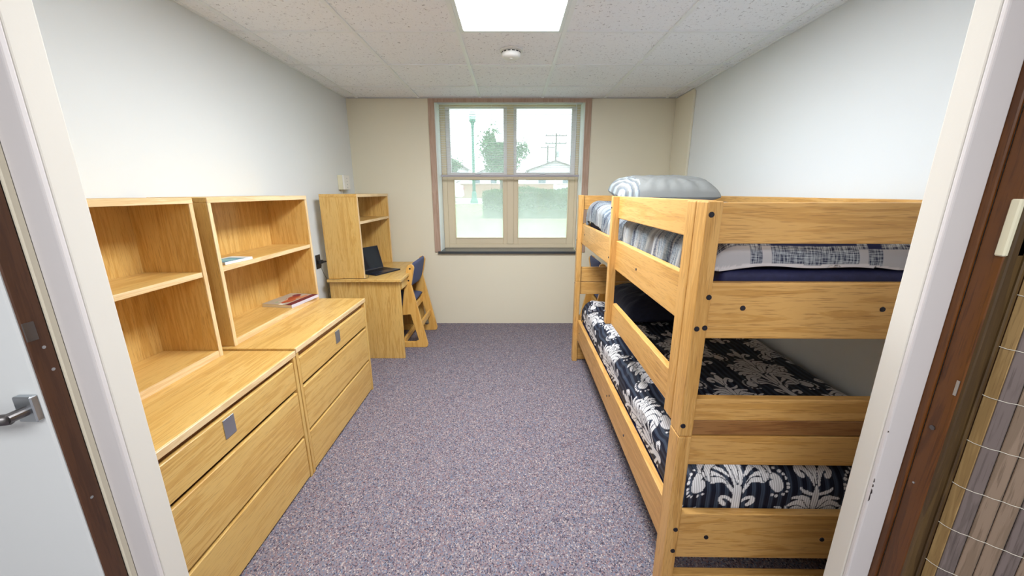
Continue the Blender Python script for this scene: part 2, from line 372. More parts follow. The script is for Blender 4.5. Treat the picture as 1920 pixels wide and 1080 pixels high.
def sash(x0, x1, z0, z1, px0, px1, pz0, pz1, yy, hz):
    s = MB().box(x0, px0, yy, yy+.028, z0, z1, .003).box(px1, x1, yy, yy+.028, z0, z1, .003)
    s.box(px0, px1, yy, yy+.028, z0, pz0, .003).box(px0, px1, yy, yy+.028, pz1, z1, .003)
    o = s.build('sash', F if z0 < 1 else m_sash_glare, win)
    bd = MB(); g = .010
    bd.box(px0-g, px0, yy-.006, yy, pz0-g, pz1+g, .002).box(px1, px1+g, yy-.006, yy, pz0-g, pz1+g, .002)
    bd.box(px0, px1, yy-.006, yy, pz0-g, pz0, .002).box(px0, px1, yy-.006, yy, pz1, pz1+g, .002)
    bd.build('glazing_bead', F if z0 < 1 else m_sash_glare, o)
    p = B('pane', hz, o, px0, px1, yy+.014, yy+.017, pz0, pz1, 0)
def glass_mat(name, lo, hi, z0, z1):
    m = bpy.data.materials.new(name); m.use_nodes = True; t = m.node_tree; t.nodes.clear(); nn = t.nodes.new
    out = nn('ShaderNodeOutputMaterial'); tr = nn('ShaderNodeBsdfTransparent'); tl = nn('ShaderNodeBsdfTranslucent'); gl = nn('ShaderNodeBsdfGlossy')
    tr.inputs[0].default_value = (.97, .99, .985, 1); tl.inputs[0].default_value = (.93, .98, .96, 1); gl.inputs['Roughness'].default_value = .03
    tc = nn('ShaderNodeTexCoord'); sx = nn('ShaderNodeSeparateXYZ'); mr = nn('ShaderNodeMapRange'); no = nn('ShaderNodeTexNoise'); no.inputs['Scale'].default_value = 5
    ad = nn('ShaderNodeMath'); ad.operation = 'MULTIPLY_ADD'; ad.inputs[1].default_value = .22
    for i, v in ((1, z0), (2, z1), (3, hi), (4, lo)): mr.inputs[i].default_value = v
    L = t.links.new; L(tc.outputs['Object'], sx.inputs[0]); L(tc.outputs['Object'], no.inputs['Vector']); L(no.outputs[0], ad.inputs[0]); L(sx.outputs[2], ad.inputs[2]); L(ad.outputs[0], mr.inputs[0])
    m1 = nn('ShaderNodeMixShader'); L(mr.outputs[0], m1.inputs[0]); L(tr.outputs[0], m1.inputs[1]); L(tl.outputs[0], m1.inputs[2])
    m2 = nn('ShaderNodeMixShader'); m2.inputs[0].default_value = .03; L(m1.outputs[0], m2.inputs[1]); L(gl.outputs[0], m2.inputs[2]); L(m2.outputs[0], out.inputs[0])
    return m
gU = glass_mat('glass_upper', .10, .18, 1.6, 2.3); gL = glass_mat('glass_lower_fogged', .14, .42, 1.0, 1.62)
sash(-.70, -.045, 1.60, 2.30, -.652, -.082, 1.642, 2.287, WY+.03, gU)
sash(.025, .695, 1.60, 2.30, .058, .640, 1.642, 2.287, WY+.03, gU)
sash(-.70, -.045, .865, 1.605, -.62, -.092, .938, 1.565, WY+.004, gL)
sash(.025, .695, .865, 1.605, .078, .624, .938, 1.565, WY+.004, gL)
for x in (-.36, .34): B('sash_lock', m_metal, win, x-.03, x+.03, WY-.004, WY+.01, 1.622, 1.632, .002)
# blind
bl = thing('venetian_blind', (0, 4.125, 0), 'white horizontal mini blind lowered over the upper half of the window', 'blind')
B('head_rail', m_slat, bl, -.745, .718, -.02, .02, 2.300, 2.326, .002)
z = 2.292; i = 0
sl0 = None
while z > 1.625:
    if sl0 is None:
        pr = [(-.0085, -.0002), (-.004, .0008), (0, .0012), (.004, .0008), (.0085, -.0002), (.0085, -.0006), (.004, .0004), (0, .0008), (-.004, .0004), (-.0085, -.0006)]
        sl0 = MB().prism(pr, 0, -.742, .715).build('slat', m_slat, bl); o = sl0
    else: o = sl0.copy(); COL.objects.link(o)
    o.location = (0, random.uniform(-.0004, .0004), z); o.rotation_euler = (random.uniform(-.03, .03), random.uniform(-.0008, .0008), 0)
    z -= .0225
B('bottom_rail', m_brail, bl, -.742, .715, -.012, .012, 1.592, 1.613, .003)
for x in (-.62, -.20, .25, .60): MB().cyl((x, -.011, 1.61), (x, -.011, 2.30), .0007, n=6).build('ladder_cord', m_slat, bl)
MB().tube([(.655, -.03, 2.30), (.657, -.035, 2.0), (.654, -.035, 1.86)], .003, 8).build('tilt_wand', m_slat, bl)
MB().tube([(.700, -.03, 2.30), (.703, -.06, 1.7), (.700, -.14, 1.2), (.702, -.17, .82), (.700, -.17, .36)], .0012, 6).build('pull_cord', m_slat, bl)
MB().lathe([(.003, .02), (.007, 0), (.008, -.02), (.003, -.03)], 12, (.700, -.17, .35)).build('cord_tassel', m_white_pl, bl)

# ------------------------------------------------ dressers
DX = -1.04; WXL = -1.612
def dresser(y0, y1, zt, label, dz=0, hy=None):
    r = thing('dresser', (0, 0, 0), label, 'dresser', 'low oak dressers along the left wall')
    r.location = ((DX+WXL)/2, (y0+y1)/2, 0); cx, cy = r.location.x, r.location.y
    def b(n, m, x0, x1, a, c, z0, z1, bev=.002, p=r): return B(n, m, p, x0-cx, x1-cx, a-cy, c-cy, z0, z1, bev)
    T = .021
    b('side_panel', oak[2], WXL, DX+.001, y0, y0+T, 0, zt-.026); b('side_panel', oak[2], WXL, DX+.001, y1-T, y1, 0, zt-.026)
    b('top', oak[1], WXL, DX-.004, y0, y1, zt-.026, zt, .002)
    b('top_edge', edge_oak, DX-.004, DX+.004, y0, y1, zt-.026, zt, .002)
    b('back_panel', oak[1], WXL, WXL+.008, y0+T, y1-T, .02, zt-.026, 0)
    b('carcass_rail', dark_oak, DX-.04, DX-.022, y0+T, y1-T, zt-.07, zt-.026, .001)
    for z0, z1 in ((.510, .650), (.252, .491), (.012, .236)):
        d = b('drawer', oak[1], DX-.020, DX-.001, y0+T+.003, y1-T-.003, z0+dz, z1+dz, .0025)
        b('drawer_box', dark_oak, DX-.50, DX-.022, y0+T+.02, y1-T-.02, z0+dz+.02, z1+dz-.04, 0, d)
        if z0 > .5:
            hx = hy
            p = MB().box(DX-.001-cx, DX+.002-cx, hx-.027-cy, hx+.027-cy, .562, .638, .0008).build('hasp', m_metal, d)
            MB().box(DX+.002-cx, DX+.008-cx, hx-.020-cy, hx+.020-cy, .624, .634, .001).cyl((DX+.001-cx, hx-.015-cy, .575), (DX+.005-cx, hx-.015-cy, .575), .004, n=10).cyl((DX+.001-cx, hx+.016-cy, .60), (DX+.005-cx, hx+.016-cy, .60), .004, n=10)
    return r
dresser(.775, 1.668, .700, 'low oak dresser nearest the doorway, its top left partly hidden by the jamb', 0, 1.215)
dresser(1.674, 2.556, .709, 'low oak dresser standing next to the desk, under the shelf unit with books', 0, 2.105)
HX = -1.345
def hutch(y0, y1, z0, label, back=True, x0=WXL, x1=HX, zt=1.415, group='open shelf units standing on the dressers', shelf=1.098, th=.022, sb=.03):
    r = thing('bookcase_hutch', ((x0+x1)/2, (y0+y1)/2, z0), label, 'shelf unit', group); cx, cy = r.location.x, r.location.y
    def b(n, m, xa, xb, a, c, za, zb, bev=.002): return B(n, m, r, xa-cx, xb-cx, a-cy, c-cy, za-z0, zb-z0, bev)
    T = .02
    for a in (y0, y1-T):
        b('side_panel', oak[2], x0, x1-.004, a, a+T, z0, zt-.024); b('edge_strip', edge_oak_z, x1-.004, x1, a, a+T, z0, zt-.024, .001)
    b('top', oak[1], x0, x1-.004, y0, y1, zt-.024, zt); b('top_edge', edge_oak, x1-.004, x1+.001, y0, y1, zt-.024, zt, .001)
    b('shelf', oak[1], x0+.008, x1-.010, y0+T, y1-T, shelf-th, shelf); b('shelf_edge', edge_oak, x1-.010, x1-.004, y0+T, y1-T, shelf-th, shelf, .001)
    if sb: 
        b('bottom_shelf', oak[1], x0+.008, x1-.010, y0+T, y1-T, z0, z0+sb); b('bottom_edge', edge_oak, x1-.010, x1-.002, y0+T, y1-T, z0, z0+sb, .001)
    if back: b('back_panel', oak[2], x0, x0+.008, y0+T, y1-T, z0, zt-.024, 0)
    return r
hutch(.745, 1.622, .700, 'empty oak shelf unit on the dresser nearest the doorway')
hutch(1.700, 2.528, .709, 'oak shelf unit holding two books, on the farther dresser')
# books
def cover_attr(n, m, kind):
    u, v = np.meshgrid(np.linspace(0, 1, n), np.linspace(0, 1, m), indexing='ij'); C = np.zeros((n, m, 4)); C[..., 3] = 1
    C[..., :3] = (.42, .37, .30)
    if kind == 'mag':
        C[v < .22, :3] = (.13, .01, .03)
        f = fbm(u*1.0, v, 9, 5, 3)
        for (a, b_, cc, dd, col) in ((.45, .45, .33, .10, (.50, .12, .045)), (.62, .55, .25, .12, (.36, .06, .03)), (.82, .62, .12, .12, (.16, .01, .05)), (.35, .35, .15, .08, (.45, .1, .05)), (.72, .3, .22, .07, (.55, .2, .1)), (.2, .42, .1, .05, (.4, .07, .03))):
            msk = ((u-a)/cc)**2+((v-b_)/dd)**2+f*.55 < 1; C[msk, :3] = col
        C[(np.abs(v-.63-.06*np.sin(u*12)) < .012) & (u > .2) & (u < .5), :3] = (.8, .75, .62)
        C[(u < .10) & (v < .45) & (v > .3), :3] = (.85, .85, .8)
        C[(u > .12) & (u < .22) & (v > .62) & (v < .70), :3] = (.25, .4, .22)
    else:
        C[..., :3] = (.08, .30, .42); C[(v > .8) | (u > .75), :3] = (.75, .8, .8); C[((u-.4)/.2)**2+((v-.4)/.3)**2 < 1, :3] = (.2, .5, .55)
    return C
m_print = vcol_mat('printed_cover', .35, bump=0)
def book(name, loc, rz, w, d, h, label, kind, page=(.78, .70, .52), spine=(.62, .60, .72)):
    r = thing(name, loc, label, 'book', None, rz)
    B('pages', mat(name+'_pages', page, .8), r, .002, w-.002, .002, d-.002, .001, h-.001, .0005)
    B('back_cover', mat(name+'_back', (.5, .45, .4), .4), r, 0, w, 0, d, 0, .001, 0)
    n, m = 70, 60; X, Y = np.meshgrid(np.linspace(0, w, n), np.linspace(0, d, m), indexing='ij')
    Z = np.full_like(X, h)+.004*np.clip(1-Y/d*2.2, 0, 1)**2*np.sin(X/w*3)*0
    grid_mesh('front_cover', np.stack([X, Y, Z], -1), m_print, {'pattern': ('FLOAT_COLOR', cover_attr(n, m, kind))}, r, thick=.0006)
    B('spine', mat(name+'_spine', spine, .35), r, 0, w, -.001, .001, 0, h, 0)
    return r
# spine faces +X : local +Y points to -X
book('paperback_book', (-1.362, 2.225, .7395), R(90-8), .262, .205, .019, 'thick paperback with a beige and dark red picture cover on the bottom shelf', 'mag')
bk = book('thin_book', (-1.372, 1.770, 1.0985), R(90-6), .17, .115, .013, 'small thin book with a teal cover on the upper shelf', 'thin', (.85, .85, .85), (.8, .82, .85))

# ------------------------------------------------ desk, its shelf unit, laptop
dk = thing('desk', (-1.24, 3.48, 0), 'oak student desk in the far left corner with panel sides', 'desk')
B('side_panel', oak[2], dk, -.30, .295, -.395, -.373, 0, .703); B('side_panel', oak[2], dk, -.30, .295, .393, .415, 0, .703)
B('top', oak[1], dk, -.305, .308, -.425, .420, .703, .727, .003); B('top_edge', oak[1], dk, .308, .314, -.425, .420, .703, .727, .002)
B('modesty_panel', oak[1], dk, -.30, -.28, -.373, .393, .2, .703)
B('apron', oak[1], dk, .255, .275, -.372, .392, .615, .700, .002); 
dr = B('drawer_front', oak[1], dk, .276, .292, -.33, .35, .618, .698, .003)
hutch(3.095, 3.88, .727, 'tall oak shelf unit standing on the desk, open behind', False, -1.545, -1.240, 1.422, 'shelf unit on the desk', 1.202, .022, 0)
lp = thing('laptop', (-1.30, 3.425, .7272), 'open dark laptop on the desk with a black screen', 'laptop', None, math.atan2(.27, .135)-math.pi/2)
# local: x -> towards user (+X room), y along hinge
B('base', mat('laptop_body', (.035, .045, .08), .35, .7), lp, .0, .212, -.15, .15, .0, .012, .003, 2)
kb = B('keyboard', mat('laptop_deck', (.015, .016, .022), .5), lp, .03, .115, -.13, .13, .012, .0128, 0)
for a in range(5):
    for b_ in range(13):
        B('key', m_black, kb, .032+a*.0165, .032+a*.0165+.0145, -.127+b_*.0197, -.127+b_*.0197+.0175, .0128, .0142, .0004)
B('touchpad', mat('touchpad', (.05, .06, .09), .3, .4), lp, .13, .195, -.05, .05, .012, .0125, 0)
M_ = Matrix.Translation((.002, 0, .012)) @ Matrix.Rotation(R(-16), 4, 'Y')
lidm = mat('laptop_lid', (.03, .035, .06), .35, .7); scr = mat('laptop_screen', (.004, .005, .014), .06)
ld = MB().box(-.006, 0, -.15, .15, 0, .212, .002, M=M_).build('lid', lidm, lp)
MB().box(0, .0008, -.144, .144, .012, .207, 0, M=M_).build('screen', scr, ld)
MB().cyl((0, -.13, .010), (0, .13, .010), .006, n=12).build('hinge', m_dmetal, lp)

# wall items
ou = thing('wall_outlet', (-1.6195, 3.098, .872), 'dark brown wall outlet behind the desk corner with a black plug', 'outlet')
B('cover_plate', m_black, ou, 0, .006, -.036, .036, -.058, .058, .002)
B('socket', mat('socket', (.03, .025, .022), .5), ou, .006, .009, -.017, .017, .008, .036, .002)
pg = thing('power_adapter', (-1.612, 3.10, .872), 'black power plug with a thin cord in the dark outlet', 'plug')
MB().box(0, .03, -.02, .02, -.016, .014, .004, 2).cyl((.03, 0, -.001), (.062, .004, .002), .010, .006, 12).build('plug', m_black, pg)
MB().tube([(.02, 0, -.014), (.015, -.004, -.05), (.03, -.01, -.09), (.055, -.02, -.135), (.062, -.03, -.148), (.063, -.03, -.19), (.064, -.03, -.25), (.06, -.03, -.35), (.055, -.03, -.6), (.06, -.03, -.868)], .0018, 8).build('cord', m_black, pg)
lc = MB().tube([(-1.538, 3.07, .7292), (-1.515, 3.058, .7295), (-1.49, 3.066, .7292), (-1.45, 3.07, .7292), (-1.40, 3.082, .7292), (-1.33, 3.084, .7292), (-1.26, 3.082, .7292), (-1.236, 3.086, .7292), (-1.22, 3.12, .7292), (-1.26, 3.25, .7292)], .0018, 8).build('charging_cord', m_black)
tag(lc, 'thin black cord lying along the desk edge beneath the tall shelf unit', 'cord')
jb = thing('wall_intercom', (-1.619, 3.70, 1.525), 'small cream and white call box high on the left wall above the desk', 'wall box')
B('housing', m_cream_pl, jb, 0, .045, -.065, .06, -.066, .066, .003, 2)
B('face_plate', m_white_pl, jb, .045, .062, -.065, .06, -.066, .066, .004, 2)
for a in range(4): B('button', mat('button_grey', (.45, .47, .5), .5), jb, .062, .0635, -.012, .004, -.05+a*.028, -.042+a*.028, .0005)
MB().tube([(.01, -.02, -.066), (.010, -.02, -.2), (.012, -.02, -.5), (.012, -.02, -.79)], .004, 8).build('cord', m_white_pl, jb)
pb = B('notice_card', mat('grey_card', (.60, .60, .58), .6), None, -1.56, -1.553, 3.70, 3.86, .7275, 1.045, .001)
tag(pb, 'pale grey card standing upright behind the laptop', 'card')

# ------------------------------------------------ chairs
def outline_frame(w=.03):
    # side frame in x(depth; 0=seat centre, +x back) / z ; holes are made by building from bars
    mb = MB()
    def bar(p, q, wd, y0, y1):
        p = Vector(p); q = Vector(q); d = (q-p).normalized(); n = Vector((-d.y, d.x))*wd/2; e = d*wd*.28
        mb.prism([tuple(p-n-e*.4), tuple(p-n*.5-e), tuple(p+n*.5-e), tuple(p+n-e*.4), tuple(q+n+e*.4), tuple(q+n*.5+e), tuple(q-n*.5+e), tuple(q-n-e*.4 if False else q-n+e*.4)], 1, y0, y1, .004)
    return mb, bar
def make_chair(label):
    r = thing('desk_chair', (0, 0, 0), label, 'chair')
    for s in (-1, 1):
        y0 = -.247 if s < 0 else .217; y1 = y0+.03
        mb = MB()
        o_ = [(.112, .765), (.128, .795), (.152, .805), (.174, .795), (.183, .772), (.148, .61), (.272, .03), (.262, .004), (.235, 0), (-.262, 0), (-.28, .02), (-.262, .05), (-.225, .375), (-.2, .395), (.052, .388), (.085, .605)]
        i_ = [(.060, .322), (-.165, .322), (-.20, .055), (.155, .055), (.187, .075), (.125, .33)]
        # outer outline with a window: build as two rings bridged
        bm = mb.bm
        def ring(pts, y): return [bm.verts.new((p[0], y, p[1])) for p in pts]
        A, A2, I, I2 = ring(o_, y0), ring(o_, y1), ring(i_, y0), ring(i_, y1)
        for a, b_ in ((A, A2), (I, I2)):
            for q in range(len(a)): bm.faces.new((a[q], a[(q+1) % len(a)], b_[(q+1) % len(a)], b_[q]))
        for rg, hl_ in ((A, I), (A2, I2)):
            ed = [bm.edges.get((v[q], v[(q+1) % len(v)])) for v in (rg, hl_) for q in range(len(v))]
            bmesh.ops.triangle_fill(bm, use_beauty=True, use_dissolve=False, edges=ed)
        f = mb.build('side_frame', chair_w, r)
        bv = f.modifiers.new('round', 'BEVEL'); bv.width = .004; bv.segments = 2; bv.limit_method = 'ANGLE'
        for z, x in ((.765, .148), (.655, .128)):
            MB().cyl((x, y0-.002 if s < 0 else y1-.001, z), (x, y0+.001 if s < 0 else y1+.002, z), .008, n=14).build('bolt', m_bolt, f)
    B('seat_rail', chair_w, r, .112, .135, -.217, .217, .325, .385, .003); B('seat_rail', chair_w, r, -.20, -.175, -.217, .217, .325, .385, .003)
    B('cross_bar', chair_w, r, .188, .210, -.217, .217, .175, .235, .003); B('cross_bar', chair_w, r, .03, .055, -.217, .217, .03, .08, .003)
    def pad(name, fx, n=24, m=24):
        U, V = np.meshgrid(np.linspace(-1, 1, n), np.linspace(-1, 1, m), indexing='ij'); P = []
        e = (np.clip(1-np.abs(U)**5, 0, 1)*np.clip(1-np.abs(V)**5, 0, 1))**.45
        top = fx(U, V, e, 1); bot = fx(U, V, e, -1)
        mbp = MB(); vt = [[mbp.bm.verts.new(top[i, j]) for j in range(m)] for i in range(n)]; vb = [[vt[i][j] if i in (0, n-1) or j in (0, m-1) else mbp.bm.verts.new(bot[i, j]) for j in range(m)] for i in range(n)]
        for i in range(n-1):
            for j in range(m-1):
                mbp.bm.faces.new((vt[i][j], vt[i+1][j], vt[i+1][j+1], vt[i][j+1])); mbp.bm.faces.new((vb[i][j+1], vb[i+1][j+1], vb[i+1][j], vb[i][j]))
        return mbp.build(name, m_blue, r, True)
    pad('seat', lambda U, V, e, s: np.stack([-.035+U*.172, V*.213, .424+s*e*.036], -1))
    def back(U, V, e, s):
        z = .70+U*.112; x = .14+(z-.7)*.22+.028*(1-V**2)+s*e*.020
        return np.stack([x, V*.215*(1-.06*np.clip(U, 0, 1)**4), z+.018*(1-V**2)*(U > 0)*U], -1)
    pad('backrest', back)
    return r
ch = make_chair('light wood chair with blue fabric seat, pushed up to the desk with the laptop')
ch.location = (-1.065, 3.577, 0)
ch2 = copy_tree(ch); ch2['label'] = 'wooden chair with blue back seen through the far end of the bunk bed'
ch2.rotation_euler.z = math.pi; ch2.location = (.985, 3.60, 0)

# ------------------------------------------------ bunk bed
bb = thing('bunk_bed', (.508, .99, 0), 'oak bunk bed along the right wall, lower and upper bunk made up', 'bunk bed', None, R(-.75))
BW = 1.070; L0, L1 = 0, 2.04; PW, PD = .041, .066
for (x, tag_) in ((0, 0), (BW-PW, 1)):
    for y in (0, L1):
        MB().box(x, x+PW, y, y+PD, .719, 1.415, .004, 2).build('upper_post', bedw[2], bb)
        MB().box(x, x+PW, y, y+PD, 0, .717, .004, 2).build('lower_post', bedw[2], bb)
ENDS = [(1.303, 1.411, 'end_rail'), (1.03, 1.194, 'end_rail'), (.763, .835, 'end_rail'), (.605, .708, 'end_rail'), (.236, .415, 'end_rail'), (.01, .160, 'end_stretcher')]
for yy in (.018, L1+.02):
    for z0, z1, nm in ENDS:
        if yy > 1 and z0 == .763: z0 = .713
        MB().box(PW, BW-PW, yy, yy+.028, z0, z1, .003, 2).build(nm, bedw[0], bb)
    if yy < 1: lab(MB().box(PW, BW-PW, yy+.001, yy+.028, .712, .762, .002, 1).build('end_rail', dark_oak, bb), 'dark brown lower strip of the middle end rail')
IN = .031
for xx in (IN, BW-IN-.028):
    MB().box(xx, xx+.028, PD, L1, 1.038, 1.190, .003, 2).build('side_rail', bedw[1], bb)
    MB().box(xx, xx+.028, PD, L1, .212, .382, .003, 2).build('side_rail', bedw[1], bb)
MB().box(0, .034, PD+.001, PD+.060, .735, 1.415, .004, 2).build('guard_post', bedw[2], bb)
MB().box(0, .039, .972, 1.012, .730, 1.417, .004, 2).build('guard_post', bedw[2], bb)
MB().box(IN, IN+.026, PD+.0, .985, 1.306, 1.416, .003, 2).build('guard_rail', bedw[1], bb)
MB().box(IN, IN+.026, PD+.0, .985, .732, .848, .003, 2).build('guard_rail', bedw[1], bb)
MB().box(BW-IN-.028, BW-IN, PD, L1, 1.30, 1.41, .003, 2).build('guard_rail', bedw[1], bb)
def bolt(p, ax, r=.0078):
    a = Vector(p); b_ = a.copy(); b_[ax] -= .003
    o = MB().cyl(a, b_, r, r*.85, 16).build('bolt', m_bolt, bb); MB().cyl(b_, b_-Vector([.0006 if i == ax else 0 for i in range(3)]), r*.4, n=6).build('bolt_socket', m_black, o)
for x, z in ((.012, 1.381), (.034, 1.158), (.012, 1.066), (.034, 1.069), (.009, .756), (.028, .371), (.028, .284)): bolt((x, 0.0003, z), 1)
for x, z in ((.142, 1.122), (.530, 1.12), (.142, .322), (.525, .318)): bolt((x, .0183, z), 1)
for y, z in ((.62, 1.04+.07), (.13+.02, 1.12), (1.9, 1.12), (.6, .29), (.95, .30), (.9, .33), (1.93, .30)): bolt((IN+.0003, y, z), 0, .006)
for z in (.80, 1.10, 1.36): bolt((.0003, .992, z), 0, .005)
for z in (.7, 1.06): bolt((.0003, 2.07, z), 0, .005)
for z0 in (.235, 1.065):
    for i in range(14):
        MB().box(.06, BW-.06, .12+i*.14, .19+i*.14, z0, z0+.018, .002).build('bed_slat', bedw[0], bb)
    MB().box(.059, .075, .07, 2.03, z0-.02, z0, .001).box(BW-.075, BW-.059, .07, 2.03, z0-.02, z0, .001).build('slat_ledge', bedw[1], bb)

def rot_bed(P):
    a = R(-.75); c_, s_ = math.cos(a), math.sin(a); Q = P.copy()
    Q[..., 0] = .508+P[..., 0]*c_-P[..., 1]*s_; Q[..., 1] = .99+P[..., 0]*s_+P[..., 1]*c_; return Q
def rounded(name, x0, x1, y0, y1, z0, z1, m, r=.04):
    mb = MB().box(x0, x1, y0, y1, z0, z1, r, 4); o = mb.build(name, m, None, True); o.location = (.508, .99, 0); o.rotation_euler.z = R(-.75); return o
tag(rounded('mattress', .066, BW-.064, .054, 2.035, .2535, .40, m_navy2), 'navy mattress under the patterned duvet on the lower bunk', 'mattress')
tag(rounded('mattress', .092, BW-.064, .054, 2.02, 1.0835, 1.222, m_navy2, .02), 'navy mattress under the plaid comforter on the upper bunk', 'mattress')

# ---- damask motif raster
RES = 420.0   # px per metre
def motif(kind):
    Wm, Hm = (.46, .56) if kind == 'big' else (.20, .22)
    nx, ny = int(Wm*RES), int(Hm*RES); img = np.zeros((nx, ny)); gx, gy = np.meshgrid((np.arange(nx)+.5)/RES-Wm/2, (np.arange(ny)+.5)/RES-Hm/2, indexing='ij')
    U = .175 if kind == 'big' else .075
    def disc(x, y, r, val):
        for sx in (1, -1):
            i0 = int((sx*x-r+Wm/2)*RES)-1; i1 = int((sx*x+r+Wm/2)*RES)+2; j0 = int((y-r+Hm/2)*RES)-1; j1 = int((y+r+Hm/2)*RES)+2
            i0, j0 = max(0, i0), max(0, j0); i1, j1 = min(nx, i1), min(ny, j1)
            if i0 >= i1 or j0 >= j1: continue
            d = (gx[i0:i1, j0:j1]-sx*x)**2+(gy[i0:i1, j0:j1]-y)**2 < r*r
            img[i0:i1, j0:j1][d] = val
    def stroke(pts, w0, wm, w1, line=.0028):
        w0, wm, w1 = w0*.85, wm*.80, w1*.80
        P = np.array(pts)*U; n = 70; T = np.linspace(0, 1, n); k_ = len(P)-1
        # de casteljau / bernstein
        Bz = sum(math.comb(k_, i)*((1-T)**(k_-i)*T**i)[:, None]*P[i] for i in range(k_+1))
        wd = U*np.where(T < .5, w0+(wm-w0)*np.sin(T*np.pi), w1+(wm-w1)*np.sin(T*np.pi))
        for (x, y), w in zip(Bz, wd): disc(x, y, w+line, 0)
        for (x, y), w in zip(Bz, wd): disc(x, y, w, 1)
        return Bz
    def leaf(cx, cy, ang, ln, w, curl=0):
        a = R(ang); d = np.array([math.sin(a), math.cos(a)]); n = np.array([d[1], -d[0]]); c0 = np.array([cx, cy])
        stroke([c0, c0+d*ln*.4+n*curl*.1, c0+d*ln*.8-n*curl*.2, c0+d*ln+n*curl*.5], .015, w, w*.45)
    if kind == 'small':
        leaf(0, -.6, 0, 1.3, .28); stroke([(.1, -.5), (.2, .2), (.7, .7), (.85, 0), (.55, -.1)], .06, .16, .14); stroke([(0, -.9), (.5, -.9), (.7, -.6)], .05, .1, .05)
        disc(0, .075, .012, 1); return img
    # scrolls with bead borders
    s1 = stroke([(.06, -.78), (.25, -.2), (.85, -.05), (1.0, -.75), (.70, -.72), (.66, -.52)], .03, .085, .075)
    for t_ in np.linspace(.34, .86, 12):
        i = int(t_*69); q = s1[i]; d = s1[min(i+1, 69)]-s1[i-1]; d = d/(np.hypot(*d)+1e-9); disc(q[0]-d[1]*U*.155, q[1]+d[0]*U*.155, .0052, 1)
    stroke([(.2, -.52), (.4, -.35), (.55, -.6), (.62, -.32)], .02, .06, .02)
    stroke([(.05, -.95), (.25, -.72), (.42, -.85), (.22, -.98)], .03, .055, .05)
    stroke([(.14, -.4), (.4, -.12), (.62, -.05), (.66, .12)], .02, .075, .03)
    stroke([(0, -1.05), (0, -.75), (0, -.45)], .09, .10, .05)
    for a in (118, 100): leaf(.10, .05, a, .62, .085, .5)
    for a in (82, 62, 44): leaf(.06, .10, a, .68, .09, .35)
    for a in (28, 13): leaf(.02, .15, a, .66, .08, .2)
    stroke([(.05, -.5), (.16, -.1), (.10, .15), (.26, .22), (.30, .08)], .05, .055, .06)
    leaf(0, -.5, 0, .55, .075)
    for a in (75, 50, 25): leaf(.02, .62, a, .42, .075, .5)
    leaf(0, .5, 0, .62, .08)
    # side flowers
    for a in range(0, 360, 52): leaf(.62, .48, a, .20, .062, .2)
    disc(.62*U, .48*U, .075*U, 0); disc(.62*U, .48*U, .055*U, 1)
    for a in range(5): disc(.62*U+.028*U*math.cos(a*1.256), .48*U+.028*U*math.sin(a*1.256), .0022, 0)
    return img
MBIG, MSM = motif('big'), motif('small')
def damask(u, v):
    out = np.zeros_like(u); PX, PY = .52, .60
    for img, du, dv, off in ((MBIG, .0, .0, 0), (MBIG, PX/2, PY/2, 0), (MSM, PX/2, -.06, 0), (MSM, 0, PY/2-.06, 0)):
        a = np.mod(u-du+PX/2, PX)-PX/2; b_ = np.mod(v-dv+PY/2, PY)-PY/2
        i = np.floor((a+img.shape[0]/RES/2)*RES).astype(int); j = np.floor((b_+img.shape[1]/RES/2)*RES).astype(int)
        ok = (i >= 0) & (i < img.shape[0]) & (j >= 0) & (j < img.shape[1])
        out[ok] = np.maximum(out[ok], img[np.clip(i, 0, img.shape[0]-1), np.clip(j, 0, img.shape[1]-1)][ok])
    return out
def prof(s, W_, r, drop):
    """arc length s in [-drop-q, W_+q+drop] over a slab of width W_: -> offset, drop"""
    q = r*math.pi/2; x = np.clip(s, 0, W_).astype(float); d = np.zeros_like(x)
    lo = s < 0; t = np.clip(-s[lo]/r, 0, math.pi/2); x[lo] = -r*np.sin(t); d[lo] = r*(1-np.cos(t))+np.clip(-s[lo]-q, 0, None)
    hi = s > W_; t = np.clip((s[hi]-W_)/r, 0, math.pi/2); x[hi] = W_+r*np.sin(t); d[hi] = r*(1-np.cos(t))+np.clip(s[hi]-W_-q, 0, None)
    return x, d
# ---- lower duvet (bed-local coordinates)
r_ = .085; q_ = r_*math.pi/2
sa = np.linspace(-q_-.07, .83+q_+.05, 450); ta = np.linspace(-q_-.14, 1.80+q_+.03, 860)
px, dx_ = prof(sa, .83, r_, 0); py, dy_ = prof(ta, 1.80, r_, 0)
Sg, Tg = np.meshgrid(sa, ta, indexing='ij'); X = .140+px[:, None]+0*Tg; Y = .135+py[None, :]+0*Sg
ztop = .548+.02*np.clip((Y-1.4)/.6, 0, 1)
edge = np.exp(-((Sg+.02)/.12)**2)
wr = .010*fbm(Sg, Tg, 9, 11, 3)+.006*fbm(Sg*1.2, Tg, 26, 12, 2)+edge*(.010*np.sin(Tg*21+2*np.sin(Tg*5)+Sg*6)+.007*np.sin(Tg*47+3*np.sin(Tg*9)))
Z = ztop-dx_[:, None]-dy_[None, :]*.97+wr*np.clip(1-(dx_[:, None]+dy_[None, :])*7, .15, 1)
Z = np.maximum(Z, .245+.002*np.sin(Sg*50))
X = X-np.clip(dx_[:, None]*9, 0, 1)*(Sg < 0)*(.012*np.sin(Tg*19+2.5*np.sin(Tg*4.3))+.006*np.sin(Tg*43)+.004)
X = np.maximum(X, .0595); Y = Y-np.clip(dy_[None, :]*8, 0, 1)*(Tg < 0)*(.006*fbm(Sg, Tg, 14, 3, 2)); Y = np.maximum(Y, .0495); X = np.minimum(X, BW-.0455)
P = rot_bed(np.stack([X, Y, Z], -1))
mk = damask(Sg-.102, Tg+.005)
pal = np.zeros(mk.shape+(4,)); pal[..., 3] = 1
